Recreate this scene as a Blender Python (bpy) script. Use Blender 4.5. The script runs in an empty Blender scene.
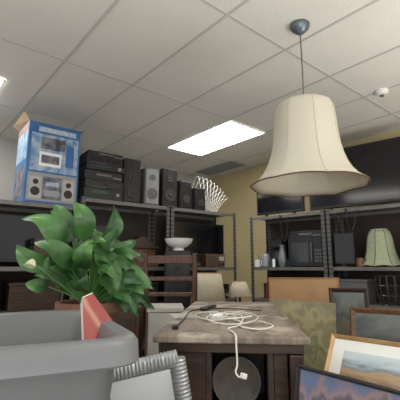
import bpy, math, random
from mathutils import Vector, Matrix
random.seed(4)
rnd = random.random
D2R = math.radians
C = bpy.context.scene.collection

# ---------------------------------------------------------------- materials
def base(name):
    m = bpy.data.materials.new(name); m.use_nodes = True
    nt = m.node_tree; b = nt.nodes['Principled BSDF']
    return m, nt, b
def mat(name, c, rough=.5, metal=0, c2=None, scale=8, bump=0, stretch=(1,1,1), emit=0, alpha=1, trans=0, spec=.5):
    m, nt, b = base(name)
    c = (*c, 1)
    b.inputs['Base Color'].default_value = c
    b.inputs['Roughness'].default_value = rough
    b.inputs['Metallic'].default_value = metal
    b.inputs['Specular IOR Level'].default_value = spec
    if trans: b.inputs['Transmission Weight'].default_value = trans
    if emit:
        b.inputs['Emission Color'].default_value = c
        b.inputs['Emission Strength'].default_value = emit
    if c2 is not None or bump:
        tc = nt.nodes.new('ShaderNodeTexCoord'); mp = nt.nodes.new('ShaderNodeMapping')
        mp.inputs['Scale'].default_value = stretch
        n = nt.nodes.new('ShaderNodeTexNoise'); n.inputs['Scale'].default_value = scale
        n.inputs['Detail'].default_value = 6
        nt.links.new(tc.outputs['Object'], mp.inputs['Vector']); nt.links.new(mp.outputs[0], n.inputs['Vector'])
        if c2 is not None:
            r = nt.nodes.new('ShaderNodeValToRGB')
            r.color_ramp.elements[0].position = .38; r.color_ramp.elements[1].position = .62
            r.color_ramp.elements[0].color = c; r.color_ramp.elements[1].color = (*c2, 1)
            nt.links.new(n.outputs['Fac'], r.inputs['Fac']); nt.links.new(r.outputs[0], b.inputs['Base Color'])
        if bump:
            bp = nt.nodes.new('ShaderNodeBump'); bp.inputs['Strength'].default_value = bump
            bp.inputs['Distance'].default_value = .01
            nt.links.new(n.outputs['Fac'], bp.inputs['Height']); nt.links.new(bp.outputs[0], b.inputs['Normal'])
    return m
def art(name, stops, noise=.3, scale=4, axis=1, rough=.5):
    m, nt, b = base(name); b.inputs['Roughness'].default_value = rough
    tc = nt.nodes.new('ShaderNodeTexCoord'); sp = nt.nodes.new('ShaderNodeSeparateXYZ')
    n = nt.nodes.new('ShaderNodeTexNoise'); n.inputs['Scale'].default_value = scale; n.inputs['Detail'].default_value = 5
    nt.links.new(tc.outputs['Generated'], sp.inputs[0]); nt.links.new(tc.outputs['Generated'], n.inputs['Vector'])
    ma = nt.nodes.new('ShaderNodeMath'); ma.operation = 'MULTIPLY_ADD'; ma.inputs[1].default_value = noise*2
    sb = nt.nodes.new('ShaderNodeMath'); sb.operation = 'SUBTRACT'; sb.inputs[1].default_value = noise
    nt.links.new(n.outputs['Fac'], ma.inputs[0]); nt.links.new(sp.outputs[axis], sb.inputs[0]); nt.links.new(sb.outputs[0], ma.inputs[2])
    r = nt.nodes.new('ShaderNodeValToRGB'); cr = r.color_ramp
    while len(cr.elements) < len(stops): cr.elements.new(.5)
    for e, (p, c) in zip(cr.elements, stops): e.position = p; e.color = (*c, 1)
    nt.links.new(ma.outputs[0], r.inputs['Fac']); nt.links.new(r.outputs[0], b.inputs['Base Color'])
    return m

BLACK = mat('black_plastic', (.012,.012,.013), .35)
BLACKM = mat('black_matte', (.02,.02,.021), .7, c2=(.03,.03,.03), scale=40)
SCREEN = mat('glossy_screen', (.006,.006,.008), .12)
GREYP = mat('grey_plastic', (.12,.12,.125), .4)
SILV = mat('silver_plastic', (.27,.28,.30), .4, .3)
SILVER = mat('silver_leaf', (.36,.37,.38), .42, .5, c2=(.28,.29,.30), scale=14)
WHITE = mat('white_plastic', (.75,.75,.72), .4)
CERAM = mat('white_ceramic', (.78,.78,.76), .2)
CHROME = mat('chrome', (.6,.6,.62), .2, 1)
LCD = mat('display_window', (.02,.05,.05), .2)
SHELFM = mat('shelf_board', (.13,.125,.12), .55, .2, c2=(.17,.165,.155), scale=10)
BACK = mat('brown_hardboard', (.045,.030,.022), .7, c2=(.025,.018,.014), scale=3)
DWOOD = mat('dark_wood', (.055,.026,.014), .45, c2=(.022,.011,.007), scale=6, stretch=(1,8,8), bump=.1)
DWOODV = mat('dark_wood_upright', (.050,.027,.016), .45, c2=(.022,.012,.008), scale=6, stretch=(8,8,1), bump=.1)
MWOOD = mat('medium_wood', (.15,.07,.035), .45, c2=(.09,.04,.02), scale=6, stretch=(8,8,1))
RWOOD = mat('reddish_wood', (.115,.050,.028), .4, c2=(.06,.028,.017), scale=6, stretch=(8,8,1))
GOLD = mat('gold_wood_frame', (.55,.34,.16), .4, .15, c2=(.45,.26,.11), scale=20)
MATB = mat('mat_board', (.72,.73,.70), .8)
CREAM = mat('cream_shade', (.62,.56,.43), .85, c2=(.58,.52,.39), scale=30)
CARD = mat('cardboard', (.34,.24,.15), .85, c2=(.29,.20,.12), scale=8)
PALE = mat('pale_card', (.42,.41,.37), .8, c2=(.36,.35,.32), scale=8)
TERRA = mat('plastic_pot', (.16,.07,.04), .6)
SOIL = mat('soil', (.03,.02,.014), .95, c2=(.06,.04,.03), scale=60, bump=.6)
STEMM = mat('green_stem', (.07,.19,.04), .5)
CORDW = mat('white_cord', (.72,.70,.64), .45)
CORDB = mat('black_cord', (.01,.01,.01), .5)

LEAF, nt, b = base('leaf_green'); b.inputs['Roughness'].default_value = .40
oi = nt.nodes.new('ShaderNodeTexCoord'); n = nt.nodes.new('ShaderNodeTexNoise'); n.inputs['Scale'].default_value = 7
r = nt.nodes.new('ShaderNodeValToRGB'); r.color_ramp.elements[0].position=.35; r.color_ramp.elements[1].position=.7
r.color_ramp.elements[0].color = (.012,.055,.015,1); r.color_ramp.elements[1].color = (.075,.20,.045,1)
nt.links.new(oi.outputs['Object'], n.inputs['Vector']); nt.links.new(n.outputs['Fac'], r.inputs['Fac']); nt.links.new(r.outputs[0], b.inputs['Base Color'])

POST, nt, b = base('perforated_post'); b.inputs['Roughness'].default_value=.45; b.inputs['Metallic'].default_value=.3
tc = nt.nodes.new('ShaderNodeTexCoord'); sp = nt.nodes.new('ShaderNodeSeparateXYZ')
mu = nt.nodes.new('ShaderNodeMath'); mu.operation='MULTIPLY'; mu.inputs[1].default_value = 20
fr = nt.nodes.new('ShaderNodeMath'); fr.operation='FRACT'
gt = nt.nodes.new('ShaderNodeMath'); gt.operation='GREATER_THAN'; gt.inputs[1].default_value=.62
mx = nt.nodes.new('ShaderNodeMix'); mx.data_type='RGBA'
mx.inputs[6].default_value=(.11,.11,.11,1); mx.inputs[7].default_value=(.05,.05,.05,1)
nt.links.new(tc.outputs['Object'], sp.inputs[0]); nt.links.new(sp.outputs[2], mu.inputs[0]); nt.links.new(mu.outputs[0], fr.inputs[0])
nt.links.new(fr.outputs[0], gt.inputs[0]); nt.links.new(gt.outputs[0], mx.inputs[0]); nt.links.new(mx.outputs[2], b.inputs['Base Color'])

TOP, nt, b = base('peeling_veneer'); b.inputs['Roughness'].default_value=.6
tc = nt.nodes.new('ShaderNodeTexCoord'); mp = nt.nodes.new('ShaderNodeMapping'); mp.inputs['Scale'].default_value=(5,1.6,1)
n1 = nt.nodes.new('ShaderNodeTexNoise'); n1.inputs['Scale'].default_value=3.2; n1.inputs['Detail'].default_value=9; n1.inputs['Roughness'].default_value=.75
n2 = nt.nodes.new('ShaderNodeTexNoise'); n2.inputs['Scale'].default_value=7; n2.inputs['Detail'].default_value=9
r1 = nt.nodes.new('ShaderNodeValToRGB'); r1.color_ramp.elements[0].position=.35; r1.color_ramp.elements[1].position=.62
r1.color_ramp.elements[0].color=(.085,.058,.040,1); r1.color_ramp.elements[1].color=(.25,.205,.16,1)
r2 = nt.nodes.new('ShaderNodeValToRGB'); r2.color_ramp.elements[0].position=.53; r2.color_ramp.elements[1].position=.60
r2.color_ramp.elements[0].color=(0,0,0,1); r2.color_ramp.elements[1].color=(1,1,1,1)
mx = nt.nodes.new('ShaderNodeMix'); mx.data_type='RGBA'; mx.inputs[7].default_value=(.36,.31,.25,1)
nt.links.new(tc.outputs['Object'], mp.inputs[0]); nt.links.new(mp.outputs[0], n1.inputs['Vector']); nt.links.new(tc.outputs['Object'], n2.inputs['Vector'])
nt.links.new(n1.outputs['Fac'], r1.inputs[0]); nt.links.new(n2.outputs['Fac'], r2.inputs[0])
nt.links.new(r1.outputs[0], mx.inputs[6]); nt.links.new(r2.outputs[0], mx.inputs[0]); nt.links.new(mx.outputs[2], b.inputs['Base Color'])

# ---------------------------------------------------------------- geometry
class G:
    def __init__(s): s.v=[]; s.f=[]
    def add(s, vs, fs):
        o=len(s.v); s.v += [tuple(v) for v in vs]; s.f += [tuple(i+o for i in f) for f in fs]; return s
    def box(s, x0,x1,y0,y1,z0,z1):
        return s.add([(x0,y0,z0),(x1,y0,z0),(x1,y1,z0),(x0,y1,z0),(x0,y0,z1),(x1,y0,z1),(x1,y1,z1),(x0,y1,z1)],
            [(0,3,2,1),(4,5,6,7),(0,1,5,4),(1,2,6,5),(2,3,7,6),(3,0,4,7)])
    def lathe(s, prof, seg=32, c=(0,0,0), axis='z', cap=True, mod=None):
        vs=[];fs=[];n=len(prof)
        for i,(r,z) in enumerate(prof):
            for k in range(seg):
                a=2*math.pi*k/seg
                rr,zz = mod(r,z,a,i/(n-1)) if mod else (r,z)
                x,y=rr*math.cos(a),rr*math.sin(a)
                if axis=='z': p=(x,y,zz)
                elif axis=='y': p=(x,-zz,y)
                else: p=(zz,x,y)
                vs.append((p[0]+c[0],p[1]+c[1],p[2]+c[2]))
        for i in range(n-1):
            for k in range(seg):
                k2=(k+1)%seg
                fs.append((i*seg+k,i*seg+k2,(i+1)*seg+k2,(i+1)*seg+k))
        if cap:
            fs.append(tuple(range(seg-1,-1,-1))); fs.append(tuple((n-1)*seg+k for k in range(seg)))
        return s.add(vs,fs)
    def tube(s, pts, r, seg=8, closed=False, rr=None):
        pts=[Vector(p) for p in pts]; vs=[];fs=[];n=len(pts); up=None
        for i,p in enumerate(pts):
            if closed: t=(pts[(i+1)%n]-pts[i-1]).normalized()
            else: t=(pts[min(i+1,n-1)]-pts[max(i-1,0)]).normalized()
            if up is None:
                up=Vector((0,0,1)) if abs(t.z)<.9 else Vector((1,0,0))
            a=t.cross(up)
            if a.length<1e-5: a=t.orthogonal()
            a.normalize(); bb=a.cross(t).normalized(); up=bb
            q=rr[i] if rr else r
            for k in range(seg):
                an=2*math.pi*k/seg
                vs.append(p+a*math.cos(an)*q+bb*math.sin(an)*q)
        for i in range(n if closed else n-1):
            j=(i+1)%n
            for k in range(seg):
                k2=(k+1)%seg; fs.append((i*seg+k,i*seg+k2,j*seg+k2,j*seg+k))
        if not closed:
            fs.append(tuple(range(seg-1,-1,-1))); fs.append(tuple((n-1)*seg+k for k in range(seg)))
        return s.add(vs,fs)
def catmull(P, n=8):
    P=[Vector(p) for p in P]; Q=[P[0]]+P+[P[-1]]; out=[]
    for i in range(1,len(Q)-2):
        a,b_,c,d=Q[i-1:i+3]
        for k in range(n):
            t=k/n; out.append(.5*((2*b_)+(c-a)*t+(2*a-5*b_+4*c-d)*t*t+(3*b_-a-3*c+d)*t**3))
    out.append(P[-1]); return out

def ob(name, g, m, parent=None, bevel=0, smooth=False, solid=0, loc=None, rot=None):
    me=bpy.data.meshes.new(name); me.from_pydata(g.v,[],g.f); me.materials.append(m); me.validate()
    o=bpy.data.objects.new(name,me); C.objects.link(o)
    if parent: o.parent=parent
    if loc: o.location=loc
    if rot: o.rotation_euler=rot
    if smooth:
        me.polygons.foreach_set('use_smooth',[True]*len(me.polygons))
        try: me.set_sharp_from_angle(angle=D2R(40))
        except Exception: pass
    if solid:
        q=o.modifiers.new('s','SOLIDIFY'); q.thickness=solid; q.offset=0
    if bevel:
        q=o.modifiers.new('b','BEVEL'); q.width=bevel; q.segments=2; q.limit_method='ANGLE'
    return o
def tag(o,label,cat,group=None):
    o['label']=label; o['category']=cat
    if group: o['group']=group
    return o
def thing(name,label,cat,loc,rz=0,group=None,M=None):
    e=bpy.data.objects.new(name,None); e.empty_display_size=.05; C.objects.link(e)
    if M is not None: e.matrix_world=M
    else: e.location=loc; e.rotation_euler=(0,0,rz)
    return tag(e,label,cat,group)

# ---------------------------------------------------------------- room
PH=D2R(40); U=Vector((math.sin(PH),-math.cos(PH))); V=Vector((math.cos(PH),math.sin(PH))); CC=Vector((.17,4.53))
HZ=2.92
def R(u,v,z=0):
    p=CC+U*u+V*v; return (p.x,p.y,z)
def slab(u0,u1,v0,v1,z0,z1):
    g=G(); return g.add([R(u0,v0,z0),R(u1,v0,z0),R(u1,v1,z0),R(u0,v1,z0),R(u0,v0,z1),R(u1,v0,z1),R(u1,v1,z1),R(u0,v1,z1)],
        [(0,3,2,1),(4,5,6,7),(0,1,5,4),(1,2,6,5),(2,3,7,6),(3,0,4,7)])
UW,VW=-1.675,1.43
CEIL, nt, b = base('acoustic_tile'); b.inputs['Roughness'].default_value=.95
tc=nt.nodes.new('ShaderNodeTexCoord')
n1=nt.nodes.new('ShaderNodeTexNoise'); n1.inputs['Scale'].default_value=1.1; n1.inputs['Detail'].default_value=3
n2=nt.nodes.new('ShaderNodeTexNoise'); n2.inputs['Scale'].default_value=75; n2.inputs['Detail'].default_value=2
r1=nt.nodes.new('ShaderNodeValToRGB'); r1.color_ramp.elements[0].position=.3; r1.color_ramp.elements[1].position=.7
r1.color_ramp.elements[0].color=(.66,.645,.605,1); r1.color_ramp.elements[1].color=(.74,.725,.685,1)
r2=nt.nodes.new('ShaderNodeValToRGB'); r2.color_ramp.elements[0].position=.34; r2.color_ramp.elements[1].position=.46
r2.color_ramp.elements[0].color=(.91,.91,.91,1); r2.color_ramp.elements[1].color=(1,1,1,1)
mx=nt.nodes.new('ShaderNodeMix'); mx.data_type='RGBA'; mx.blend_type='MULTIPLY'; mx.inputs[0].default_value=1
for n_ in (n1,n2): nt.links.new(tc.outputs['Object'],n_.inputs['Vector'])
nt.links.new(n1.outputs[0],r1.inputs[0]); nt.links.new(n2.outputs[0],r2.inputs[0]); nt.links.new(r1.outputs[0],mx.inputs[6]); nt.links.new(r2.outputs[0],mx.inputs[7])
nt.links.new(mx.outputs[2],b.inputs['Base Color'])
YEL=mat('tan_wall_paint',(.55,.45,.25),.85,c2=(.51,.42,.23),scale=2)
GWALL=mat('grey_wall_paint',(.50,.49,.46),.85,c2=(.46,.45,.42),scale=2)
FLOOR=mat('vinyl_floor',(.42,.39,.35),.5,c2=(.36,.34,.30),scale=5)
TBAR=mat('ceiling_tee',(.50,.49,.46),.5)
def st(o): o['kind']='structure'; return o
st(ob('ceiling',slab(UW,7,-7,VW,HZ,HZ+.05),CEIL))
st(ob('floor',slab(UW,7,-7,VW,-.05,0),FLOOR))
st(ob('wall_left',slab(UW-.1,UW,-7,VW+.1,-.05,HZ+.05),GWALL))
st(ob('wall_right',slab(UW,7,VW,VW+.1,-.05,HZ+.05),YEL))
g=G()
u=.61-1.22
while u<7:
    s_=slab(u-.009,u+.009,-7,VW,HZ-.005,HZ-.001); g.add(s_.v,s_.f); u+=1.22
v=.305+.61
while v>-7:
    s_=slab(UW,7,v-.009,v+.009,HZ-.006,HZ-.001); g.add(s_.v,s_.f); v-=.61
st(ob('trim_1',g,TBAR))
st(ob('baseboard_right',slab(UW,7,VW-.015,VW,0,.1),BLACKM))
st(ob('baseboard_left',slab(UW,UW+.015,-7,VW-.016,0,.1),BLACKM))

EM=mat('lit_diffuser',(1,.98,.94),.5,emit=10)
def troffer(uc,vc,name='ceiling_light'):
    x,y,_=R(uc,vc)
    e=thing(name,'white recessed fluorescent ceiling light panel with lit diffuser','ceiling light',(x,y,HZ-.012),D2R(-50),group='recessed ceiling lights')
    g=G(); g.box(-.60,.60,-.295,.295,.001,.004); ob('diffuser',g,EM,e)
    g=G()
    g.box(-.61,.61,-.305,-.29,-.006,.004); g.box(-.61,.61,.29,.305,-.006,.004); g.box(-.61,-.595,-.29,.29,-.006,.004); g.box(.595,.61,-.29,.29,-.006,.004)
    ob('frame',g,WHITE,e)
troffer(0,0)
for (a,b_) in ((-.62,-2.725),(1.22,-3.66),(3.66,-1.83),(3.66,-5.49),(6.1,-3.66)):
    troffer(a,b_)
x,y,_=R(-.95,1.0)
e=thing('ceiling_vent','grey louvred air vent set in the ceiling','vent',(x,y,HZ-.02),D2R(-50))
g=G(); g.box(-.42,.42,-.16,-.13,0,.015); g.box(-.42,.42,.13,.16,0,.015); g.box(-.42,-.39,-.13,.13,0,.015); g.box(.39,.42,-.13,.13,0,.015); ob('frame',g,SILV,e)
g=G()
for i in range(8): yy=-.12+i*.033; g.add([(-.39,yy,.014),(.39,yy,.014),(.39,yy+.02,.002),(-.39,yy+.02,.002)],[(0,1,2,3)])
ob('louvre',g,SILV,e)
e=thing('smoke_detector','small white round smoke detector fixed to the ceiling','smoke detector',(1.69,3.2,HZ-.045))
ob('body',G().lathe([(.02,0),(.045,.004),(.055,.02),(.06,.044)],24),WHITE,e,smooth=True)
ob('sensor',G().lathe([(.012,-.014),(.02,-.006),(.02,.002)],16),GREYP,e,smooth=True)

# ---------------------------------------------------------------- shelving
AL=math.atan2(.585,.81); LO=Vector((-1.185,3.65)); LD=Vector((math.cos(AL),math.sin(AL))); LN=Vector((-math.sin(AL),math.cos(AL)))
AR=math.atan2(-.64,.768); RO=Vector((.66,4.86)); RD=Vector((math.cos(AR),math.sin(AR))); RN=Vector((-math.sin(AR),math.cos(AR)))
def onL(s,d,z=0): p=LO+LD*s+LN*d; return (p.x,p.y,z)
def onR(s,d,z=0): p=RO+RD*s+RN*d; return (p.x,p.y,z)
TL_,TR_=2.0,1.95
def shelf_unit(loc,rz,w,top,tiers,depth=.45,back=False,label='dark grey perforated steel shelving unit loaded with second-hand goods'):
    e=thing('shelving_unit',label,'shelving unit',loc,rz,group='steel shelving units')
    for (x,sx) in ((0,1),(w,-1)):
        for (y,sy) in ((0,1),(depth,-1)):
            g=G()
            x1=x+sx*.042; y1=y+sy*.042
            g.box(min(x,x1),max(x,x1),min(y,y+sy*.003),max(y,y+sy*.003),0,top+.01)
            g.box(min(x,x+sx*.003),max(x,x+sx*.003),min(y+sy*.003,y1),max(y+sy*.003,y1),0,top+.01)
            ob('post',g,POST,e)
    for t in tiers+[top]:
        g=G(); g.box(.004,w-.004,.004,depth-.004,t-.004,t); g.box(.004,w-.004,.004,.007,t-.038,t-.004); g.box(.004,w-.004,depth-.007,depth-.004,t-.038,t-.004)
        ob('shelf',g,SHELFM,e)
    if back:
        g=G(); g.box(.005,w-.005,depth+.001,depth+.006,.05,top-.01); ob('back_panel',g,BACK,e)
    return e
TI=[.1,.5,.92,1.31]
shelf_unit(onL(-1.26,0),AL,1.24,1.90,TI,back=True)
shelf_unit(onL(0,0),AL,1.03,TL_,TI,back=True)
shelf_unit(onL(1.05,0),AL,.99,TL_,TI,back=True)
shelf_unit(onR(0,0),AR,1.0,TR_,TI,back=True)
shelf_unit(onR(1.02,0),AR,1.1,TR_,TI,back=True)

# ---------------------------------------------------------------- electronics
def component(loc,rz,w,h,d,kind,label='black hi-fi stereo component stacked on the top shelf',grp='stacked stereo components'):
    e=thing('stereo_component',label,'stereo component',loc,rz,group=grp)
    g=G(); g.box(-w/2,w/2,.01,d,.008,h); ob('body',g,BLACKM,e,bevel=.003)
    g=G(); g.box(-w/2-.003,w/2+.003,0,.0095,.004,h-.001); ob('faceplate',g,BLACK,e,bevel=.002)
    g=G()
    for sx in (-w/2+.04,w/2-.04): g.box(sx-.015,sx+.015,.04,.07,0,.008)
    ob('foot',g,BLACK,e)
    if kind==0:
        g=G(); g.box(-w*.3,w*.1,-.002,0,h*.5,h*.8); ob('display',g,LCD,e)
        g=G().lathe([(.02,0),(.018,.018),(.016,.02)],20,(w*.36,0,h*.5),'y'); ob('knob',g,SILV,e,smooth=True)
    elif kind==1:
        g=G(); g.box(-w*.42,-w*.05,-.002,0,h*.3,h*.8); g.box(w*.05,w*.42,-.002,0,h*.3,h*.8); ob('cassette_door',g,SCREEN,e)
        g=G()
        for i in range(6): g.box(-w*.4+i*.03,-w*.4+i*.03+.02,-.005,0,h*.1,h*.2)
        ob('button',g,GREYP,e)
    else:
        g=G(); g.box(-w*.2,w*.2,-.003,0,h*.45,h*.7); ob('disc_tray',g,GREYP,e)
        g=G()
        for i in range(5): g.box(w*.25+i*.02,w*.25+i*.02+.012,-.004,0,h*.3,h*.45)
        ob('button',g,SILV,e)
z=TL_
for i,h in enumerate((.12,.09,.10,.07,.08,.06)):
    component(onL(.235+(.01 if i%2 else 0),.02+.01*(i%3),z),AL,.41-(.02 if i>3 else 0),h,.34,i%3); z+=h
def speaker(loc,rz,w,h,d,body,grille,label,cones,name='loudspeaker',gcol=None):
    e=thing(name,label,'speaker',loc,rz)
    g=G(); g.box(-w/2,w/2,0,d,0,h); ob('body',g,body,e,bevel=.005)
    if grille:
        g=G(); g.box(-w/2+.012,w/2-.012,-.010,-.001,.015,h-.015); ob('grille',g,grille,e,bevel=.004)
    for (cz,rr) in cones:
        y0=-.011 if grille else -.001
        ob('driver',G().lathe([(rr,0),(rr,.006),(rr*.85,.007),(rr*.35,.002),(rr*.3,.006),(.004,.009)],24,(0,y0,cz),'y'),gcol or GREYP,e,smooth=True)
    return e
DKG=mat('charcoal_cone',(.03,.03,.033),.55)
speaker(onL(.56,.03,TL_),AL,.20,.50,.30,BLACKM,BLACK,'tall black loudspeaker with covered front on the top shelf',[(.12,.07),(.30,.06),(.42,.03)],gcol=BLACKM)
speaker(onL(.80,.02,TL_),AL,.185,.43,.28,GREYP,SILV,'grey and silver bookshelf loudspeaker on the top shelf',[(.13,.065),(.32,.035)],gcol=GREYP)
speaker(onL(1.04,.02,TL_),AL,.20,.46,.28,BLACK,None,'black two-way loudspeaker with exposed drivers on the top shelf',[(.14,.075),(.34,.045)],gcol=DKG)
speaker(onL(1.27,.03,TL_),AL,.17,.35,.24,BLACKM,BLACK,'small black loudspeaker with cloth grille on the top shelf',[(.12,.05)],gcol=DKG)
speaker(onL(1.49,.03,TL_),AL,.15,.29,.22,BLACKM,BLACK,'smallest black loudspeaker at the end of the row',[(.10,.045)],gcol=BLACKM)
e=thing('wire_rack','white curved wire rack fanned out on the top shelf','wire rack',onL(1.76,.22,TL_+.006),AL)
for i in range(10):
    t=i/9; lean=-.75+t*1.25; H_=.50-.13*t; W_=.22
    pts=[]
    for k in range(19):
        a=math.pi*k/18
        hh=H_*math.sin(a)**.8 if 0<k<18 else 0
        bend=lean+.5*(hh/.5)
        pts.append((-.06+.010*i+hh*math.sin(bend), -W_*.55*math.cos(a), hh*math.cos(bend)))
    ob('wire_arch',G().tube(pts,.0027,6),WHITE,e,smooth=True)
ob('base_wire',G().tube([(-.07,-.12,0),(.05,-.13,0),(.05,.13,0),(-.07,.12,0)],.004,6,True),WHITE,e,smooth=True)

# ---------------------------------------------------------------- big appliance box
BLUE=mat('printed_blue_card',(.026,.095,.25),.45,c2=(.04,.15,.34),scale=4)
e=thing('appliance_box','large blue printed cardboard box showing kitchen appliances','cardboard box',onL(-.29,.015,1.902),AL+.05)
W,H,Dp=.50,.79,.42
ob('body',G().box(-W/2,W/2,0,Dp,0,H),BLUE,e,bevel=.004)
LBL=mat('printed_pale_blue',(.10,.21,.38),.5,c2=(.38,.46,.54),scale=12)
DKP=mat('printed_dark_photo',(.04,.04,.06),.5,c2=(.20,.20,.24),scale=12)
ORG=mat('printed_orange',(.36,.16,.07),.5)
ob('side_print',G().box(-W/2-.002,-W/2-.0005,.02,Dp-.02,.42,H-.08),LBL,e)
ob('side_print',G().box(-W/2-.002,-W/2-.0005,.05,Dp-.05,.06,.36),DKP,e)
ob('side_banner',G().box(-W/2-.002,-W/2-.0005,.02,Dp-.02,H-.07,H-.02),ORG,e)
ob('picture_panel',G().box(-.22,.23,-.002,-.0005,.31,.68),LBL,e)
ob('picture_panel',G().box(-.23,.23,-.002,-.0005,.02,.29),SILV,e)
g=G(); g.box(-.14,.07,-.004,-.0021,.36,.50); ob('printed_appliance',g,WHITE,e,bevel=.001)
g=G(); g.box(-.12,.05,-.005,-.0041,.39,.47); ob('printed_control_panel',g,DKP,e)
g=G(); g.box(-.13,.10,-.004,-.0021,.53,.65); ob('printed_basket',g,DKP,e)
g=G(); g.box(.11,.19,-.004,-.0021,.38,.60); ob('printed_jug',g,mat('printed_blue_jug',(.04,.12,.35),.4),e)
for x0 in (-.21,.10): ob('printed_speaker',G().box(x0,x0+.11,-.004,-.0021,.04,.25),PALE,e)
for (cx,cz,rr) in ((-.155,.11,.042),(-.155,.20,.026),(.155,.11,.042),(.155,.20,.026)):
    ob('printed_cone',G().lathe([(rr,0),(rr,.0015)],24,(cx,-.0041,cz),'y'),BLACKM,e)
g=G(); g.box(-.09,.09,-.004,-.0021,.04,.26); ob('printed_unit',g,DKP,e)
ob('printed_display',G().box(-.06,.06,-.005,-.0041,.17,.21),LBL,e)
ob('printed_cassette',G().box(-.07,.07,-.005,-.0041,.07,.13),SILV,e)
ob('printed_banner',G().box(-.16,.20,-.002,-.0005,.70,.75),mat('printed_pale',(.30,.40,.52),.5,c2=(.50,.55,.60),scale=25),e)
for pts in ([(-W/2,0,H),(-W/2,Dp,H),(-W/2-.06,Dp,H+.05),(-W/2-.05,0,H+.07)],[(-W/2,Dp,H),(W/2,Dp,H),(W/2,Dp+.05,H+.07),(-W/2+.04,Dp+.04,H+.09)],[(W/2,0,H),(W/2,Dp,H),(W/2+.06,Dp,H+.02),(W/2+.05,.02,H+.03)]):
    ob('flap',G().add(pts,[(0,1,2,3)]),CARD,e,solid=.003)

# ---------------------------------------------------------------- televisions
def tv(loc,rz,w,h,label,t=.05):
    e=thing('television',label,'television',loc,rz)
    ob('bezel',G().box(-w/2,w/2,0,t,.04,h),BLACK,e,bevel=.006)
    ob('screen',G().box(-w/2+.02,w/2-.02,-.002,-.0003,.07,h-.02),SCREEN,e)
    for sx in (-1,1):
        g=G(); g.box(sx*w*.3-.02,sx*w*.3+.02,-.05,.14,0,.012); g.box(sx*w*.3-.015,sx*w*.3+.015,t*.2,t*.8,.012,.045); ob('stand_foot',g,BLACK,e,bevel=.003)
tv(onR(1.42,.12,TR_),AR,1.28,.74,'large black flat-screen television on the top shelf')
tv(onR(.38,.10,TR_),AR,.66,.42,'smaller black flat-screen television beside a larger one')
tv(onL(1.58,.20,1.31),AL,.84,.56,'black flat-screen television on the middle shelf')
tv(onL(.20+.03,.30,1.31),AL,.36,.46,'black monitor at the back of the middle shelf')
tv(onL(-.5,.26,1.31),AL,.9,.5,'black flat-screen television behind the plant')

e=thing('mantel_clock','dark wooden mantel clock case with pitched roof on shelf','clock',onL(.70,.05,1.31),AL)
g=G(); g.box(-.18,.18,0,.18,.03,.20); g.box(-.21,.21,-.02,.2,0,.03); ob('case',g,MWOOD,e,bevel=.004)
g=G(); g.add([(-.24,-.03,.20),(0,-.03,.34),(.24,-.03,.20),(-.24,.21,.20),(0,.21,.34),(.24,.21,.20)],[(0,2,1),(3,4,5),(0,1,4,3),(1,2,5,4),(2,0,3,5)]); ob('roof',g,DWOOD,e,bevel=.004)
ob('dial',G().lathe([(.06,0),(.06,.004)],28,(0,-.001,.115),'y'),mat('dial_paper',(.16,.13,.09),.6),e)
g=G(); g.box(-.003,.003,-.008,-.006,.115,.165); ob('clock_hand',g,BLACK,e)
g=G(); g.box(0,.035,-.008,-.006,.112,.118); ob('clock_hand',g,BLACK,e)

def microwave(loc,rz,w,h,d,label):
    e=thing('microwave_oven',label,'microwave',loc,rz)
    ob('body',G().box(-w/2,w/2,.015,d,.01,h),BLACKM,e,bevel=.006)
    ob('door',G().box(-w/2,w*.25,0,.014,.012,h-.002),BLACK,e,bevel=.003)
    ob('window',G().box(-w/2+.04,w*.25-.06,-.003,-.0005,.06,h-.05),mat('door_glass',(.03,.033,.036),.1),e)
    ob('control_panel',G().box(w*.26,w/2,0,.014,.012,h-.002),BLACKM,e,bevel=.002)
    g=G().tube([(w*.22,-.002,.05),(w*.22,-.03,.07),(w*.22,-.03,h-.08),(w*.22,-.002,h-.06)],.007); ob('handle',g,GREYP,e,smooth=True)
    g=G()
    for i in range(4):
        for j in range(3): g.box(w*.29+j*.03,w*.29+j*.03+.02,-.003,0,.06+i*.04,.06+i*.04+.025)
    ob('button',g,GREYP,e)
microwave(onR(.72,.05,1.31),AR,.42,.34,.32,'black microwave oven on the middle shelf')
component(onR(.72,.08,1.65),AR,.40,.09,.28,2,'black disc player lying on the microwave oven','electronics on the side shelf')
e=thing('flat_panel','thin black monitor panel standing on the middle shelf','monitor',onR(1.16,.08,1.31),AR+.1)
ob('bezel',G().box(-.12,.12,0,.03,.03,.38),BLACK,e,bevel=.005); ob('screen',G().box(-.105,.105,-.002,-.0003,.05,.365),SCREEN,e)
ob('foot',G().box(-.08,.08,-.05,.09,0,.012),BLACK,e,bevel=.003); ob('neck',G().box(-.02,.02,.008,.022,.012,.03),BLACK,e)
def shade_mod(nr,amp):
    def f(r,z,a,t): return (r*(1+amp*math.cos(nr*a)), z)
    return f
GRN=mat('greenish_cream_shade',(.38,.42,.28),.85,c2=(.33,.37,.24),scale=30)
def panel_mod(r,z,a,t): return (r*(1-.06*abs(math.sin(4*a))*(1-.5*t)), z-.012*(1-t)**5*(1-abs(math.sin(4*a))))
e=thing('lamp_shade','dull greenish flared bell lampshade with panels on the middle shelf','lampshade',onR(1.52,.20,1.31))
ob('fabric',G().lathe([(.235,0.02),(.200,.045),(.172,.09),(.152,.16),(.140,.24),(.130,.31),(.112,.37),(.085,.40)],96,cap=False,mod=panel_mod),GRN,e,smooth=True,solid=.003)
ob('trim',G().tube([(.085*math.cos(a*.2618),.085*math.sin(a*.2618),.40) for a in range(24)],.005,6,True),CREAM,e,smooth=True)
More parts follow.
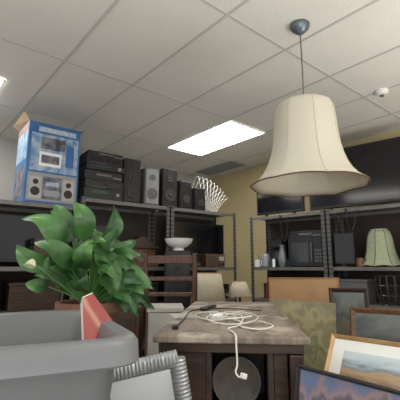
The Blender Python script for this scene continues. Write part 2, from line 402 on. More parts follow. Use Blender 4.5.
for k in range(8):
    a=math.pi/4*k
    ob('seam_rib',G().tube([((r_+.002)*math.cos(a),(r_+.002)*math.sin(a),z_) for r_,z_ in ((.235,.012),(.200,.042),(.172,.09),(.152,.16),(.140,.24),(.130,.31),(.112,.37),(.085,.40))],.003,6),DWOOD,e,smooth=True)
ob('lamp_foot',G().lathe([(.07,0),(.07,.012),(.02,.02),(.015,.2)],24),DWOOD,e,smooth=True)
component(onR(1.93,.06,1.31),AR,.24,.30,.30,1,'black mini hi-fi tower beside the greenish lampshade','electronics on the side shelf')
e=thing('kettle','grey metal kettle with curved handle on the middle shelf','kettle',onR(.15,.12,1.31),AR)
ob('body',G().lathe([(.065,0),(.075,.01),(.072,.08),(.055,.15),(.04,.17),(.008,.18),(.012,.2),(.002,.205)],28),SILV,e,smooth=True)
ob('handle',G().tube(catmull([(.06,0,.15),(.11,0,.15),(.12,0,.09),(.073,0,.04)]),.009),BLACK,e,smooth=True)
ob('spout',G().tube([(-.06,0,.09),(-.09,0,.12),(-.11,0,.15)],.012,rr=[.018,.013,.009]),SILV,e,smooth=True)
e=thing('vase','tall grey glass vase on the middle shelf','vase',onR(.40,.10,1.31),AR)
ob('body',G().lathe([(.035,0),(.045,.02),(.055,.12),(.035,.2),(.028,.24),(.04,.27)],28,cap=True),mat('pale_glass',(.16,.19,.19),.15,spec=.8),e,smooth=True)
ob('rim',G().tube([(.04*math.cos(a*.2618),.04*math.sin(a*.2618),.27) for a in range(24)],.003,6,True),SILV,e,smooth=True)
e=thing('canister','silver metal canister with a lid on the middle shelf','canister',onR(.30,.05,1.31),AR)
ob('body',G().lathe([(.035,0),(.035,.10)],24),CHROME,e,smooth=True); ob('lid',G().lathe([(.037,.101),(.037,.115),(.01,.12),(.01,.135)],24),BLACK,e,smooth=True)
def mug(loc,m,label):
    e=thing('mug',label,'mug',loc,AR)
    ob('body',G().lathe([(.035,0),(.04,.005),(.041,.095),(.037,.095),(.035,.012),(.003,.01)],24),m,e,smooth=True)
    ob('handle',G().tube(catmull([(.040,0,.08),(.065,0,.075),(.065,0,.03),(.040,0,.02)],6),.005,6),m,e,smooth=True)
mug(onR(.06,.05,1.31),CERAM,'white ceramic mug beside the grey kettle')
mug(onR(.42,.26,1.31),mat('blue_glaze',(.08,.15,.3),.2),'blue glazed mug behind the glass vase')
mug(onR(1.34,.06,1.31),mat('brown_glaze',(.16,.08,.04),.2),'brown glazed mug beside the black panel')
e=thing('coffee_maker','black coffee maker with glass jug on the middle shelf','coffee maker',onR(.26,.24,1.31),AR)
ob('housing',G().box(-.09,.09,.06,.16,.0,.36),BLACK,e,bevel=.008)
ob('brew_head',G().box(-.09,.09,-.05,.059,.25,.36),BLACKM,e,bevel=.008)
ob('warming_plate',G().box(-.09,.09,-.05,.059,0,.03),BLACKM,e,bevel=.004)
ob('jug',G().lathe([(.05,.031),(.065,.06),(.065,.12),(.045,.19),(.05,.21)],24),mat('smoked_glass',(.05,.05,.05),.1),e,smooth=True)
# hanging cables on the uprights
for (s,zt,drop,lab) in ((.50,1.92,.30,'thin black cable hanging from the upper side shelf'),(1.30,1.92,.22,'looped black cable hanging from the upper side shelf')):
    p=onR(s,-.012,0)
    e=thing('hanging_cable',lab,'cable',(p[0],p[1],0),AR)
    ob('cable',G().tube(catmull([(-.05,0,zt),(-.04,-.006,zt-drop*.6),(0,-.01,zt-drop),(.04,-.006,zt-drop*.6),(.055,0,zt)],8),.004,6),CORDB,e,smooth=True)
    ob('plug',G().box(-.062,-.04,-.01,.008,zt,zt+.03),BLACK,e,bevel=.002)
BWIRE=mat('grey_black_wire',(.07,.07,.07),.3,.6)
e=thing('wire_basket','black wire basket on the lower shelf','wire basket',onR(1.60,.16,.92),AR)
for zz,rr in ((.004,.10),(.1,.13),(.2,.15),(.3,.14)):
    ob('hoop',G().tube([(rr*math.cos(a*.2618),rr*math.sin(a*.2618),zz) for a in range(24)],.005,6,True),BWIRE,e,smooth=True)
for k in range(12):
    a=k*math.pi/6; ob('upright_wire',G().tube([(rr*math.cos(a),rr*math.sin(a),zz) for zz,rr in ((.004,.10),(.1,.13),(.2,.15),(.3,.14))],.004,6),BWIRE,e,smooth=True)
def storage(loc,rz,w,h,d,m,label,name='storage_box',lidm=None,cat='box'):
    e=thing(name,label,cat,loc,rz)
    ob('body',G().box(-w/2,w/2,0,d,0,h-.03),m,e,bevel=.006)
    ob('lid',G().box(-w/2-.008,w/2+.008,-.008,d+.008,h-.029,h),lidm or m,e,bevel=.005)
storage(onR(.80,.06,.92),AR,.30,.22,.30,PALE,'pale lidded box on the lower shelf')
storage(onR(1.24,.06,.92),AR,.30,.26,.3,GREYP,'grey lidded box on the lower shelf')
storage(onL(.25,.06,.92),AL,.40,.28,.32,DWOOD,'dark wooden box on the lower shelf')
storage(onL(.75,.06,.92),AL,.36,.22,.32,BLACKM,'black lidded box on the lower shelf')
storage(onL(1.35,.06,.92),AL,.45,.30,.32,DWOOD,'brown wooden box on the lower shelf')
storage(onL(-.9,.06,.92),AL,.45,.30,.32,BLACKM,'black lidded box on the lower shelf')
storage(onL(-.35,.06,.92),AL,.45,.25,.32,DWOOD,'dark wooden box on the lower shelf')
component(onL(1.78,.06,.92),AL,.38,.10,.3,0,'black hi-fi receiver on the lower shelf','electronics on the lower shelf')
component(onL(1.78,.06,1.02),AL,.36,.08,.3,1,'black cassette deck on a receiver on the lower shelf','electronics on the lower shelf')
component(onR(1.60,.05,.50),AR,.40,.12,.3,0,'black hi-fi receiver on a low shelf','electronics on the side shelf')
# brown and black clutter on the middle shelves
def radio(loc,rz,w,h,d,m,label):
    e=thing('table_radio',label,'radio',loc,rz)
    ob('case',G().box(-w/2,w/2,0,d,0,h),m,e,bevel=.012)
    ob('grille_cloth',G().box(-w/2+.02,w*.12,-.003,-.0005,.03,h-.02),mat('grille_cloth',(.10,.075,.045),.9,c2=(.06,.045,.03),scale=60),e)
    ob('tuning_dial',G().box(w*.16,w/2-.02,-.003,-.0005,h*.5,h-.03),PALE,e)
    for kx in (w*.22,w*.38): ob('knob',G().lathe([(.015,0),(.013,.015),(.003,.018)],18,(kx,-.0005,h*.25),'y'),BLACK,e,smooth=True)
radio(onL(-.90,.03,1.31),AL,.38,.24,.2,MWOOD,'brown wooden table radio on the middle shelf')
radio(onL(-.25,.03,1.31),AL,.32,.20,.2,DWOOD,'dark wooden table radio behind the plant')
component(onL(-.25,.04,1.51),AL,.30,.07,.2,0,'small black disc player on a wooden radio','electronics on the middle shelf')
component(onL(1.30,.01,1.31),AL,.34,.09,.17,2,'black disc player in front of a television','electronics on the middle shelf')
component(onL(1.30,.01,1.40),AL,.32,.07,.17,1,'black cassette deck in front of a television','electronics on the middle shelf')
radio(onL(1.72,.02,1.31),AL,.30,.16,.14,MWOOD,'small brown wooden radio in front of a television')
BC=[mat('book_cloth_%s'%nm,c,.6) for nm,c in (('red',(.18,.04,.03)),('blue',(.04,.07,.16)),('cream',(.30,.27,.20)),('black',(.02,.02,.02)),('green',(.04,.09,.06)),('brown',(.12,.06,.04)))]
BN=['red','blue','cream','black','green','brown']
def books(on,ang,s0,n,d,z,grp):
    s=s0
    for i in range(n):
        t=random.uniform(.02,.045); h=random.uniform(.18,.26); k=random.randrange(6)
        e=thing('book','%s clothbound book standing upright on the shelf'%BN[k],'book',on(s,d,z),ang,group=grp)
        g=G(); g.box(0,.003,0,.15,0,h); g.box(t-.003,t,0,.15,0,h); g.box(.003,t-.003,0,.003,0,h); ob('cover',g,BC[k],e)
        ob('page_block',G().box(.0035,t-.0035,.0035,.146,.004,h-.004),MATB,e)
        s+=t+.003
books(onR,AR,.12,13,.10,.92,'books on the lower shelf')
books(onL,AL,.32,3,.12,1.31,'books beside the mantel clock')

# ---------------------------------------------------------------- floor speaker + bowl
speaker((-.23,3.92,0),D2R(8),.26,1.48,.28,BLACKM,BLACK,'tall black floor-standing loudspeaker under a white bowl',[(.3,.09),(.55,.09),(1.3,.03)],name='floor_speaker',gcol=BLACKM)
e=thing('bowl','white ceramic footed bowl on a black speaker','bowl',(-.23,4.04,1.48))
ob('dish',G().lathe([(.06,.0),(.06,.02),(.05,.03),(.10,.05),(.14,.09),(.155,.13),(.148,.13),(.13,.092),(.09,.06),(.02,.045),(.003,.044)],36),CERAM,e,smooth=True)

# ---------------------------------------------------------------- tall chair
e=thing('bar_stool','tall dark brown wooden ladder-back stool behind the console','bar stool',(-.25,3.28,0),D2R(-9))
for sx in (-1,1):
    ob('leg',G().tube([(sx*.20,0,0),(sx*.20,0.01,.92),(sx*.215,-.03,1.15),(sx*.215,-.06,1.42)],.02,8,rr=[.02,.023,.022,.02]),RWOOD,e,smooth=True)
    ob('leg',G().tube([(sx*.20,.38,0),(sx*.19,.37,.88)],.02,8,rr=[.016,.02]),RWOOD,e,smooth=True)
ob('seat',G().box(-.215,.215,.02,.41,.88,.925),RWOOD,e,bevel=.012)
for (z0,z1,y) in ((1.335,1.405,-.052),(1.19,1.225,-.037),(1.06,1.095,-.018)):
    ob('slat',G().box(-.20,.20,y-.009,y+.009,z0,z1),RWOOD,e,bevel=.006)
for bx_ in ((-.19,.19,0,.015,.3,.33),(-.19,.19,.36,.375,.3,.33),(-.2,-.185,.02,.36,.4,.43),(.185,.2,.02,.36,.4,.43)):
    ob('stretcher',G().box(*bx_),RWOOD,e)

# ---------------------------------------------------------------- sideboard & lamps
def cabinet(name,label,loc,rz,w,d,h,m,doors=2,cat='cabinet'):
    e=thing(name,label,cat,loc,rz)
    g=G(); g.box(0,w,.02,d,.06,h-.025); g.box(.02,w-.02,.04,d-.02,0,.06); ob('body',g,m,e,bevel=.003)
    ob('cabinet_top',G().box(-.012,w+.012,0,d+.01,h-.0245,h),m,e,bevel=.006)
    for i in range(doors):
        x0=i*w/doors+.012; x1=(i+1)*w/doors-.012
        dd=ob('door',G().box(x0,x1,.004,.0195,.08,h-.04),DWOOD,e,bevel=.004)
        ob('knob',G().lathe([(.006,0),(.006,.012),(.012,.016),(.004,.024)],16,((x1-.03),.0035,h*.6),'y'),DWOOD,dd,smooth=True)
    return e
cabinet('sideboard','dark wooden sideboard holding two lamps',(.02,3.50,0),D2R(4),.62,.38,.65,DWOOD)
def lamp(loc,rb,rt,z0,z1,label):
    e=thing('table_lamp',label,'lamp',loc)
    ob('base',G().lathe([(.06,0),(.06,.012),(.02,.03),(.035,.09),(.04,.14),(.018,.2),(.010,z0+.02)],28),DWOOD,e,smooth=True)
    ob('bulb',G().lathe([(.012,z0+.021),(.03,z0+.06),(.028,z0+.08),(.004,z0+.1)],16),WHITE,e,smooth=True)
    ob('shade',G().lathe([(rb,z0),(rt,z1)],64,cap=False,mod=shade_mod(32,.008)),CREAM,e,smooth=True,solid=.003)
    for rr,zz in ((rb,z0),(rt,z1)): ob('trim',G().tube([(rr*math.cos(a*.2618),rr*math.sin(a*.2618),zz) for a in range(24)],.004,6,True),GOLD,e,smooth=True)
lamp((.08,3.68,.65),.165,.125,.34,.60,'table lamp with cream drum shade on the sideboard')
lamp((.39,3.74,.65),.12,.06,.38,.52,'small table lamp with pale conical shade on the sideboard')

# ---------------------------------------------------------------- console table
e=thing('console_cabinet','old wooden console with worn peeling top and open front bay','console',(.108,1.405,0),D2R(-5.5))
TZ=1.055; w2=.285; L=1.42
ob('top_board',G().box(-w2,w2,0,L,TZ-.026,TZ),TOP,e,bevel=.006)
ob('apron',G().box(-w2+.02,w2-.02,.018,.035,TZ-.060,TZ-.027),DWOOD,e,bevel=.003)
g=G(); g.box(-w2+.02,-w2+.04,.036,L-.03,.08,TZ-.029); ob('side_panel',g,DWOODV,e)
g=G(); g.box(w2-.04,w2-.02,.036,L-.03,.08,TZ-.029); ob('side_panel',g,DWOODV,e)
ob('rear_panel',G().box(-w2+.041,w2-.041,.26,.27,.08,TZ-.03),DWOODV,e)
ob('rear_panel',G().box(-w2+.041,w2-.041,L-.04,L-.03,.08,TZ-.03),DWOODV,e)
ob('bay_shelf',G().box(-w2+.041,w2-.041,.04,.25,.775,.79),DWOOD,e)
for sx in (-1,1):
    ob('post',G().box(sx*(w2-.05)-.024,sx*(w2-.05)+.024,.006,.05,0,TZ-.061),DWOODV,e,bevel=.004)
ob('divider',G().box(-.09,-.07,.037,.25,.791,TZ-.03),DWOODV,e)
ob('divider',G().box(.135,.155,.037,.25,.791,TZ-.03),DWOODV,e)
ob('door_panel',G().box(-w2+.078,-.092,.037,.05,.12,TZ-.062),DWOOD,e,bevel=.003)
ob('door_panel',G().box(.157,w2-.078,.037,.05,.12,TZ-.062),DWOOD,e,bevel=.003)
e=thing('decorative_plate','dark round plate with thin pale rim standing inside the console','plate',(.138,1.50,.790),D2R(-6))
ob('dish',G().lathe([(.004,0),(.05,.002),(.085,.012),(.09,.016),(.085,.02),(.05,.010),(.004,.008)],40,(0,0,.092),'y'),mat('plate_glaze',(.05,.045,.036),.4,c2=(.075,.062,.048),scale=20),e,smooth=True)
ob('rim',G().tube([(.088*math.cos(a*.19635),-.018,.092+.088*math.sin(a*.19635)) for a in range(32)],.0025,6,True),GREYP,e,smooth=True)
z0=TZ+.004
e=thing('power_cord','tangled white power cord with adapter lying on the console','power cord',(0,0,0))
P=[(.10,2.16,z0),(.0,2.10,z0),(-.02,1.96,z0),(.06,1.80,z0),(.18,1.92,z0),(.13,2.07,z0+.006),(.24,2.12,z0),(.29,1.93,z0),(.22,1.70,z0+.006),(.11,1.68,z0),(.03,1.80,z0+.008),(.09,1.99,z0+.008),(.20,1.88,z0+.012),(.17,1.64,z0+.004),(.115,1.57,z0),(.125,1.46,z0+.002),(.128,1.387,z0+.002),(.128,1.376,z0-.03),(.130,1.374,.97),(.124,1.370,.945),(.134,1.366,.93),(.146,1.366,.934)]
ob('cable',G().tube(catmull(P,7),.0032,6),CORDW,e,smooth=True)
P=[(.27,1.78,z0),(.31,1.64,z0),(.24,1.54,z0),(.17,1.58,z0+.006),(.18,1.74,z0+.004),(.12,1.86,z0+.012),(.20,2.02,z0+.014),(.11,2.10,z0),(.05,1.98,z0+.012),(.11,1.76,z0+.012),(.25,1.84,z0+.014)]
ob('cable',G().tube(catmull(P,7),.0032,6),CORDW,e,smooth=True)
P=[(.08,1.85,z0+.01),(.14,1.8,z0+.014),(.21,1.80,z0+.012),(.26,1.98,z0),(.17,2.14,z0)]
ob('cable',G().tube(catmull(P,7),.0032,6),CORDW,e,smooth=True)
ob('plug',G().box(-.03,.03,-.018,.018,0,.026),WHITE,e,bevel=.005,loc=(.08,1.85,TZ+.001),rot=(0,0,.5))
ob('plug',G().box(-.010,.010,-.009,.009,-.009,.009),WHITE,e,bevel=.003,loc=(.150,1.362,.934),rot=(0,.3,.5))
e=thing('remote_control','slim black remote control lying on the console','remote control',(.05,2.32,TZ+.001),D2R(70))
ob('body',G().box(-.1,.1,-.022,.022,0,.018),BLACK,e,bevel=.006)
g=G()
for i in range(5):
    for j in range(3): g.box(-.06+i*.025,-.045+i*.025,-.014+j*.011,-.007+j*.011,.018,.020)
ob('button',g,GREYP,e)
e=thing('black_cable','thin black cable curled on the console','cable',(0,0,0))
ob('cable',G().tube(catmull([(-.10,1.6,z0),(-.08,1.8,z0),(-.04,2.1,z0+.012),(.1,2.2,z0+.012),(.22,2.3,z0),(.35,2.2,z0)],7),.003,6),CORDB,e,smooth=True)
ob('plug',G().box(-.012,.012,-.02,.02,0,.016),BLACK,e,loc=(-.10,1.58,TZ),bevel=.003)
e=tag(ob('paper_sheet',G().box(-.06,.06,-.09,.09,0,.0015),PALE,loc=(-.09,2.0,TZ+.0005),rot=(0,0,.25)),'pale sheet of paper on the worn console top','paper')

# ---------------------------------------------------------------- framed pictures
def picture(name,label,TLc,u,v,w,h,fw,fm,am,mat_w=0,fd=.02,cat='framed picture',ribs=False):
    x=Vector(u).normalized(); y=-Vector(v); y=(y-x*y.dot(x)).normalized(); z=x.cross(y)
    o=Vector(TLc)+x*(w/2)-y*h
    M=Matrix(((x.x,y.x,z.x,o.x),(x.y,y.y,z.y,o.y),(x.z,y.z,z.z,o.z),(0,0,0,1)))
    e=thing(name,label,cat,None,M=M)
    a=w/2
    if ribs:
        rad=fw/2
        c=[(-a+rad,rad,0),(a-rad,rad,0),(a-rad,h-rad,0),(-a+rad,h-rad,0)]
        for q in range(4):
            p0=Vector(c[q]); p1=Vector(c[(q+1)%4]); n_=max(8,int((p1-p0).length/.0024))
            pts=[p0.lerp(p1,i/n_) for i in range(n_+1)]
            rr=[rad*(.94+.06*math.sin(i*.0024/.0105*2*math.pi)) for i in range(n_+1)]
            ob('ribbed_moulding',G().tube(pts,rad,14,rr=rr),fm,e,smooth=True)
    elif fw:
        prof=[(0,-fd*.5),(0,fd*.3),(.3,fd*.7),(.7,fd*.4),(1,fd*.1),(1,-fd*.5)]
        vs=[];fs=[];n=len(prof)
        for (t,zz) in prof:
            i=fw*t; vs += [(-a+i,i,zz),(a-i,i,zz),(a-i,h-i,zz),(-a+i,h-i,zz)]
        for i in range(n):
            j=(i+1)%n
            for k in range(4):
                k2=(k+1)%4; fs.append((i*4+k,i*4+k2,j*4+k2,j*4+k))
        ob('frame',G().add(vs,fs),fm,e)
    if mat_w:
        ob('mat_board',G().box(-w/2+fw,w/2-fw,fw,h-fw,-.004,-.001),MATB,e)
    q=fw+mat_w
    ob('artwork',G().box(-w/2+q,w/2-q,q,h-q,-.0008 if mat_w else -.004,.0005),am,e)
    ob('backing',G().box(-w/2+fw*.8,w/2-fw*.8,fw*.8,h-fw*.8,-fd*.5+.001 if fd*.5>.006 else -.008,-.0045),CARD,e)
    return e
e=thing('display_table','low dark wooden table carrying leaning pictures','table',(.55,1.62,0))
ob('table_top',G().box(0,1.35,0,1.15,.59,.62),DWOOD,e,bevel=.004)
for x in (.04,1.27):
    for y in (.04,1.07): ob('leg',G().box(x,x+.045,y,y+.045,0,.589),DWOODV,e)
TAN=mat('tan_board',(.44,.26,.12),.7,c2=(.38,.23,.11),scale=6)
picture('cork_board','plain tan board with thin wooden edge leaning among pictures',(.54,2.98,1.225),(1,-.05,0),(0,-.12,-1),.54,.60,.012,GOLD,TAN,cat='board')
GART=art('mossy_painting',[(0,(.12,.12,.06)),(.25,(.24,.22,.11)),(.40,(.14,.14,.065)),(.52,(.30,.28,.15)),(.65,(.18,.15,.07)),(.8,(.29,.26,.13)),(1,(.17,.16,.09))],.55,5)
picture('canvas_painting','unframed olive and ochre landscape canvas leaning on the display table',(.47,2.44,1.105),(1,-.22,-.05),(0,-.12,-1),.375,.48,0,GOLD,GART,cat='painting')
DART=art('dim_picture',[(0,(.03,.035,.03)),(.4,(.10,.09,.06)),(.6,(.04,.05,.05)),(1,(.12,.13,.12))],.6,3)
picture('framed_picture','dark wooden framed picture leaning behind a gold frame',(.86,2.20,1.08),(1,-.62,-.0),(0,-.30,-1),.55,.42,.03,MWOOD,DART)
picture('framed_picture','dark narrow picture frame behind the canvas',(.92,2.72,1.16),(1,-.3,0),(0,-.15,-1),.26,.5,.03,DWOOD,DART)
LART=art('landscape_print',[(0,(.22,.14,.08)),(.3,(.38,.27,.16)),(.45,(.16,.20,.18)),(.58,(.28,.36,.40)),(.8,(.45,.52,.55)),(1,(.50,.56,.58))],.45,4)
picture('framed_print','gold framed landscape print with wide white mat',(.635,1.86,.988),(.70,-.66,-.01),(-.30,-.50,-.80),.56,.26,.018,GOLD,LART,mat_w=.052)
storage((.93,1.74,.62),D2R(-45),.40,.12,.25,CARD,'cardboard box propping up a framed print',name='cardboard_box')
SART=art('mountain_sunset',[(0,(.04,.05,.07)),(.70,(.05,.06,.09)),(.76,(.20,.12,.08)),(.81,(.06,.07,.12)),(.87,(.34,.19,.10)),(.92,(.10,.10,.16)),(.96,(.32,.22,.22)),(1,(.14,.18,.30))],.18,7,rough=.35)
picture('canvas_painting','mountain landscape canvas in purple blue and orange leaning on console',(.325,1.31,.985),(.72,-.66,-.06),(-.05,-.12,-1),.42,.93,.012,BLACK,SART,cat='painting')
MIR=mat('mirror_glass',(.46,.47,.48),.25,.3)
picture('mirror','tall narrow mirror with ribbed silver frame beside the tote',(-.313,1.105,1.022),(.97,.20,.17),(.15,-.03,-1),.275,.985,.05,SILVER,MIR,cat='mirror',ribs=True,fd=.03)

storage((-.22,2.45,0),D2R(5),.22,1.05,.3,PALE,'tall pale cardboard carton behind the console',name='cardboard_carton')
cabinet('cabinet','narrow reddish brown wooden cabinet behind the plant',(-.66,2.35,0),D2R(3),.28,.35,1.07,MWOOD,1)

# ---------------------------------------------------------------- tote
TOTE=mat('grey_tote_plastic',(.135,.14,.148),.42,c2=(.12,.125,.132),scale=4)
sd=Vector((-.43,.90)).normalized(); fd_=Vector((-.90,-.43)).normalized()
c1=Vector((-.095,.69)); LW,LD2=.62,.52
cen=c1+sd*LD2/2+fd_*LW/2
e=thing('storage_tote','grey plastic storage tote with flared rim holding a red book','storage tote',(cen.x,cen.y,.85),math.atan2(.43,.90))
def rr_loop(a,b_,rad,z,n=6):
    pts=[]
    for (cx,cy,a0) in ((a-rad,b_-rad,0),(-a+rad,b_-rad,90),(-a+rad,-b_+rad,180),(a-rad,-b_+rad,270)):
        for k in range(n+1):
            t=D2R(a0+90*k/n); pts.append((cx+rad*math.cos(t),cy+rad*math.sin(t),z))
    return pts
def skin(loops,capb=True,capt=False):
    g=G(); n=len(loops[0]); vs=[p for l in loops for p in l]; fs=[]
    for i in range(len(loops)-1):
        for k in range(n):
            k2=(k+1)%n; fs.append((i*n+k,i*n+k2,(i+1)*n+k2,(i+1)*n+k))
    if capb: fs.append(tuple(range(n-1,-1,-1)))
    if capt: fs.append(tuple((len(loops)-1)*n+k for k in range(n)))
    return g.add(vs,fs)
A,B=LW/2,LD2/2
lo=[rr_loop(A-.09,B-.09,.04,0),rr_loop(A-.052,B-.052,.05,.20),rr_loop(A-.042,B-.042,.05,.203),rr_loop(A-.036,B-.036,.05,.262),
    rr_loop(A-.030,B-.030,.05,.280),rr_loop(A-.001,B-.001,.06,.282),rr_loop(A+.002,B+.002,.06,.286),rr_loop(A,B,.06,.318),rr_loop(A-.006,B-.006,.06,.327),rr_loop(A-.016,B-.016,.055,.33),
    rr_loop(A-.034,B-.034,.05,.326),rr_loop(A-.042,B-.042,.05,.312),rr_loop(A-.055,B-.055,.045,.22),rr_loop(A-.095,B-.095,.035,.006)]
ob('tub',skin(lo,True,True),TOTE,e,smooth=True)
for sx in (-1,1):
    ob('handle',G().tube([(sx*(A-.030),-.08,.270),(sx*(A-.002),-.075,.264),(sx*(A+.004),-.05,.258),(sx*(A+.004),.05,.258),(sx*(A-.002),.075,.264),(sx*(A-.030),.08,.270)],.010,8),TOTE,e,smooth=True)
e=thing('side_table','small dark wooden table under the storage tote','table',(cen.x,cen.y,0),math.atan2(.43,.90))
ob('table_top',G().box(-.26,.22,-.2,.17,.82,.85),DWOOD,e,bevel=.004)
for x in (-.25,.17):
    for y in (-.19,.12): ob('leg',G().box(x,x+.04,y,y+.04,0,.819),DWOODV,e)
BRED=art('red_white_cover',[(0,(.42,.40,.37)),(.16,(.40,.38,.35)),(.20,(.26,.05,.035)),(.60,(.30,.055,.04)),(.72,(.42,.22,.17)),(.80,(.26,.04,.03)),(1,(.24,.035,.03))],.08,3,axis=1)
x=Vector((.62,-.30,-.66)).normalized(); y=Vector((.35,.75,.6)); y=(y-x*y.dot(x)).normalized(); zz=x.cross(y)
o=Vector((-.262,.93,1.238))
M=Matrix(((x.x,y.x,zz.x,o.x),(x.y,y.y,zz.y,o.y),(x.z,y.z,zz.z,o.z),(0,0,0,1)))
e=thing('book','red softcover book with pale spine propped inside the grey tote','book',None,M=M)
def quadslab(p,z0_,z1_):
    n_=len(p); g=G(); return g.add([(a_,b_,z0_) for a_,b_ in p]+[(a_,b_,z1_) for a_,b_ in p],[tuple(range(n_-1,-1,-1)),tuple(range(n_,2*n_))]+[(i,(i+1)%n_,n_+(i+1)%n_,n_+i) for i in range(n_)])
shape=[(0,-.028),(.145,-.105),(.15,0),(0,0)]
ob('cover',quadslab(shape,0,.002),BRED,e)
ob('cover',quadslab(shape,-.032,-.030),BRED,e)
ob('spine',G().box(-.002,.0,-.028,0,-.032,.002),MATB,e)
ob('page_block',quadslab([(.001,-.0275),(.142,-.102),(.146,-.003),(.001,-.003)],-.0295,-.0005),MATB,e)
storage((cen.x+.02,cen.y-.02,.862),.6,.20,.13,.15,CARD,'small cardboard box inside the tote',name='cardboard_box')

# ---------------------------------------------------------------- plant
px,py,pz=-.47,1.62,.90
e=thing('potted_peace_lily','leafy green peace lily in a brown pot behind the tote','potted plant',(px,py,pz))
ob('pot',G().lathe([(.085,0),(.12,.22),(.135,.22),(.135,.26),(.122,.26),(.118,.235)],36,cap=True),TERRA,e,smooth=True)
ob('soil',G().lathe([(.117,.236),(.06,.245),(.004,.25)],24),SOIL,e,smooth=True)
LS=[(-12,18,-29,38,11.5,-6),(-9,24,-18,45,10.5,2),(-3,24,-8,45,9.5,-4),(3,22,8,44,8,3),(-14,13,-29,25,9,-8),(-16,24,-22,42,7,6),
    (-6,12,-21,30,10,-10),(-1,12,3,31,8,-9),(-5,8,-13,24,9,-14),(0,4,3,14,7,-15),(2,18,11,34,8,0),(-8,8,-22,15,7,-5)]
for i in range(46):
    bx=random.uniform(0,17); bz=random.uniform(0,26-bx*.75)
    a=random.uniform(-1.1,.6); l=random.uniform(7.5,12)
    LS.append((bx,bz,bx+l*math.cos(a),bz+l*math.sin(a),random.uniform(4.5,6.8),random.uniform(-14,8)))
for i in range(18):
    bx=random.uniform(-16,2); bz=random.uniform(2,16)
    a=random.uniform(1.2,3.3); l=random.uniform(8,12)
    LS.append((bx,bz,bx+l*math.cos(a),bz+l*math.sin(a),random.uniform(4.5,7),random.uniform(-10,8)))
for i in range(12):
    a=random.uniform(-1.1,.9); l=random.uniform(18,30)
    dx,dz=math.sin(a),math.cos(a)*.95+.1
    LS.append((dx*l*.45,dz*l*.5+5,dx*l*.95,dz*l*1.0+3,random.uniform(6.5,8.5),random.uniform(0,13)))
gl=G(); gs=G(); gv=G()
for (bx,bz,tx,tz,w,yo) in LS:
    bpt=Vector((bx/100,yo/100*.6,.27+bz/100)); tip=Vector((tx/100,yo/100,.27+tz/100-.01))
    gs.tube(catmull([(bx/900,yo/900,.245),(bx/250,yo/250*.6,.25+bz/180),bpt],5),.0028,5)
    ax=tip-bpt; n=ax.normalized()
    fr=Vector((random.uniform(-.9,.9),-1,random.uniform(-.2,1.1)))
    side=n.cross(fr).normalized(); nor=side.cross(n).normalized()
    dr=random.uniform(.01,.06); cur=random.uniform(.02,.08); sw=random.uniform(-.03,.03); wav=random.uniform(.003,.007); ph=random.uniform(0,6)
    if w<7: cur*=.5; sw*=.4; wav*=.5
    vs=[];fs=[];N=12;Mn=4;ctr=[]
    for i in range(N+1):
        t=i/N
        wd=w/200*(math.sin(math.pi*t**.72)**.75)*(1-.2*t)+.0003
        c=bpt+ax*t+nor*(cur*math.sin(math.pi*t)*ax.length/.25)-Vector((0,0,dr*t*t*ax.length/.2))+side*(sw*math.sin(math.pi*t))
        ctr.append(c+nor*.0015)
        for j in range(-Mn//2,Mn//2+1):
            q=j/(Mn/2)
            vs.append(c+side*wd*q+nor*(abs(q)*wd*.35+wav*math.sin(11*t+q*2+ph)*abs(q)))
    for i in range(N):
        for j in range(Mn):
            a0=i*(Mn+1)+j; fs.append((a0,a0+1,a0+Mn+2,a0+Mn+1))
    gl.add(vs,fs); gv.tube(ctr[:-2],.0009,4)
ob('foliage',gl,LEAF,e,smooth=True)
ob('leaf_vein',gv,STEMM,e)
ob('stem',gs,STEMM,e,smooth=True)
f=ob('flower_stalk',G().tube(catmull([(-.01,-.02,.25),(-.08,-.14,.34),(-.15,-.20,.41)],6),.003,5),STEMM,e,smooth=True)
vs=[];fs=[]
for i in range(9):
    t=i/8; wd=.018*math.sin(math.pi*t**.7)+.0005
    for j in (-1,0,1): vs.append((-.15-.05*t+ .3*wd*j, -.21+.012*abs(j), .405+.012*math.sin(3*t)+wd*j*.95))
for i in range(8):
    for j in range(2): a0=i*3+j; fs.append((a0,a0+1,a0+4,a0+3))
ob('spathe',G().add(vs,fs),mat('pale_spathe',(.45,.50,.32),.5),e,smooth=True)
e=thing('plant_stand','round dark wooden plant stand under the potted plant','plant stand',(px,py,0))
ob('stand_top',G().lathe([(.15,.87),(.16,.88),(.16,.895),(.15,.90)],32),DWOOD,e,smooth=True)
ob('pedestal',G().lathe([(.14,0),(.13,.03),(.04,.08),(.03,.4),(.045,.6),(.03,.75),(.07,.869)],28),DWOOD,e,smooth=True)

# ---------------------------------------------------------------- pendant lamp
e=thing('pendant_lamp','hanging lamp with cream bell shade and dark brown hem trim','pendant lamp',(.675,2.25,0))
SH,nt,b=base('cream_silk'); b.inputs['Roughness'].default_value=.8
b.inputs['Base Color'].default_value=(.60,.565,.465,1)
tr=nt.nodes.new('ShaderNodeBsdfTranslucent'); tr.inputs[0].default_value=(.66,.61,.49,1)
ms=nt.nodes.new('ShaderNodeMixShader'); ms.inputs[0].default_value=.25
nt.links.new(b.outputs[0],ms.inputs[1]); nt.links.new(tr.outputs[0],ms.inputs[2]); nt.links.new(ms.outputs[0],nt.nodes['Material Output'].inputs[0])
SEAM=mat('seam_piping',(.46,.40,.29),.85)
NR=8
def bell(r,z,a,t):
    s_=abs(math.sin(NR*a/2))
    return (r*(1-.03*s_*(.4+.6*t)), z+ (t**6)*.008*s_)
prof=[(.125,2.348),(.150,2.343),(.168,2.332),(.180,2.312),(.187,2.28),(.192,2.23),(.197,2.17),(.203,2.11),(.212,2.05),(.226,1.99),(.247,1.93),(.276,1.875),(.311,1.832),(.358,1.80)]
ob('lamp_shade',G().lathe(prof,128,cap=False,mod=bell),SH,e,smooth=True,solid=.003)
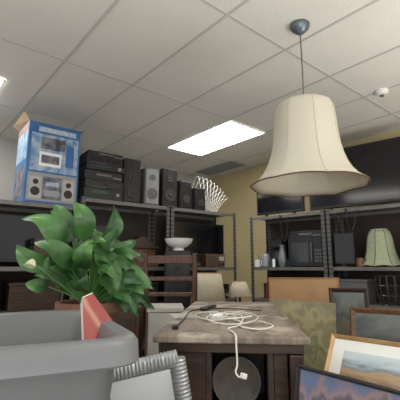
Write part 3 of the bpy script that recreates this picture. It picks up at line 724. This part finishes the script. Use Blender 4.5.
def ring(r0,z0_,t,rad,n=128):
    pts=[]
    for k in range(n):
        a=2*math.pi*k/n; q,zz_=bell(r0,z0_,a,t); pts.append((q*math.cos(a),q*math.sin(a),zz_))
    return G().tube(pts,rad,6,True)
BRN=mat('brown_braid',(.10,.05,.025),.8)
ob('bottom_trim',ring(.359,1.798,1,.0045),BRN,e,smooth=True)
ob('top_trim',ring(.125,2.349,0,.003),CREAM,e,smooth=True)
for k in range(NR):
    a=2*math.pi*k/NR
    ob('seam_rib',G().tube([( (r+.002)*math.cos(a),(r+.002)*math.sin(a),z_) for r,z_ in prof],.0026,6),SEAM,e,smooth=True)
g=G()
for k in range(3):
    a=2*math.pi*k/3+.4; g.tube([(0,0,2.32),(.123*math.cos(a),.123*math.sin(a),2.345)],.003,6)
g.lathe([(.02,2.30),(.02,2.34),(.008,2.36)],16); ob('fitter',g,CHROME,e,smooth=True)
ob('socket',G().lathe([(.02,2.17),(.022,2.2),(.018,2.299)],20),GREYP,e,smooth=True)
ob('bulb',G().lathe([(.004,2.05),(.025,2.065),(.032,2.09),(.026,2.12),(.014,2.15),(.014,2.169)],24),WHITE,e,smooth=True)
ob('cord',G().tube([(0,0,2.36),(.002,0,2.6),(0,0,2.865)],.005,8),GREYP,e,smooth=True)
ob('canopy',G().lathe([(.010,2.845),(.03,2.86),(.058,2.885),(.066,2.905),(.066,2.915)],32),mat('blue_grey_canopy',(.13,.16,.19),.35,.5),e,smooth=True)

# ---------------------------------------------------------------- light & camera
w=bpy.data.worlds.new('World'); bpy.context.scene.world=w; w.use_nodes=True
w.node_tree.nodes['Background'].inputs[0].default_value=(.97,.98,1,1); w.node_tree.nodes['Background'].inputs[1].default_value=1.0
def area(name,loc,size,power,rot):
    l=bpy.data.lights.new(name,'AREA'); l.shape='SQUARE'; l.size=size; l.energy=power; l.color=(1,.97,.93)
    o=bpy.data.objects.new(name,l); o.location=loc; o.rotation_euler=rot; C.objects.link(o)
area('ceiling_fill_light',(0.6,-1.2,.9),2.5,95,(D2R(180),0,0))  # added fill behind the camera, brightens the ceiling; no such lamp in the shop
area('ceiling_fill_light',(2.8,1.2,.9),1.6,60,(D2R(180),0,0))  # second added fill out of view on the right, also lifting the ceiling
cam=bpy.data.cameras.new('camera'); co=bpy.data.objects.new('camera',cam); C.objects.link(co)
co.location=(0,0,1.3); co.rotation_euler=(D2R(100.4),0,0); cam.sensor_width=36; cam.lens=33.3; cam.clip_start=.02
bpy.context.scene.camera=co
bpy.context.scene.view_settings.view_transform='Standard'
bpy.context.scene.view_settings.exposure=.06
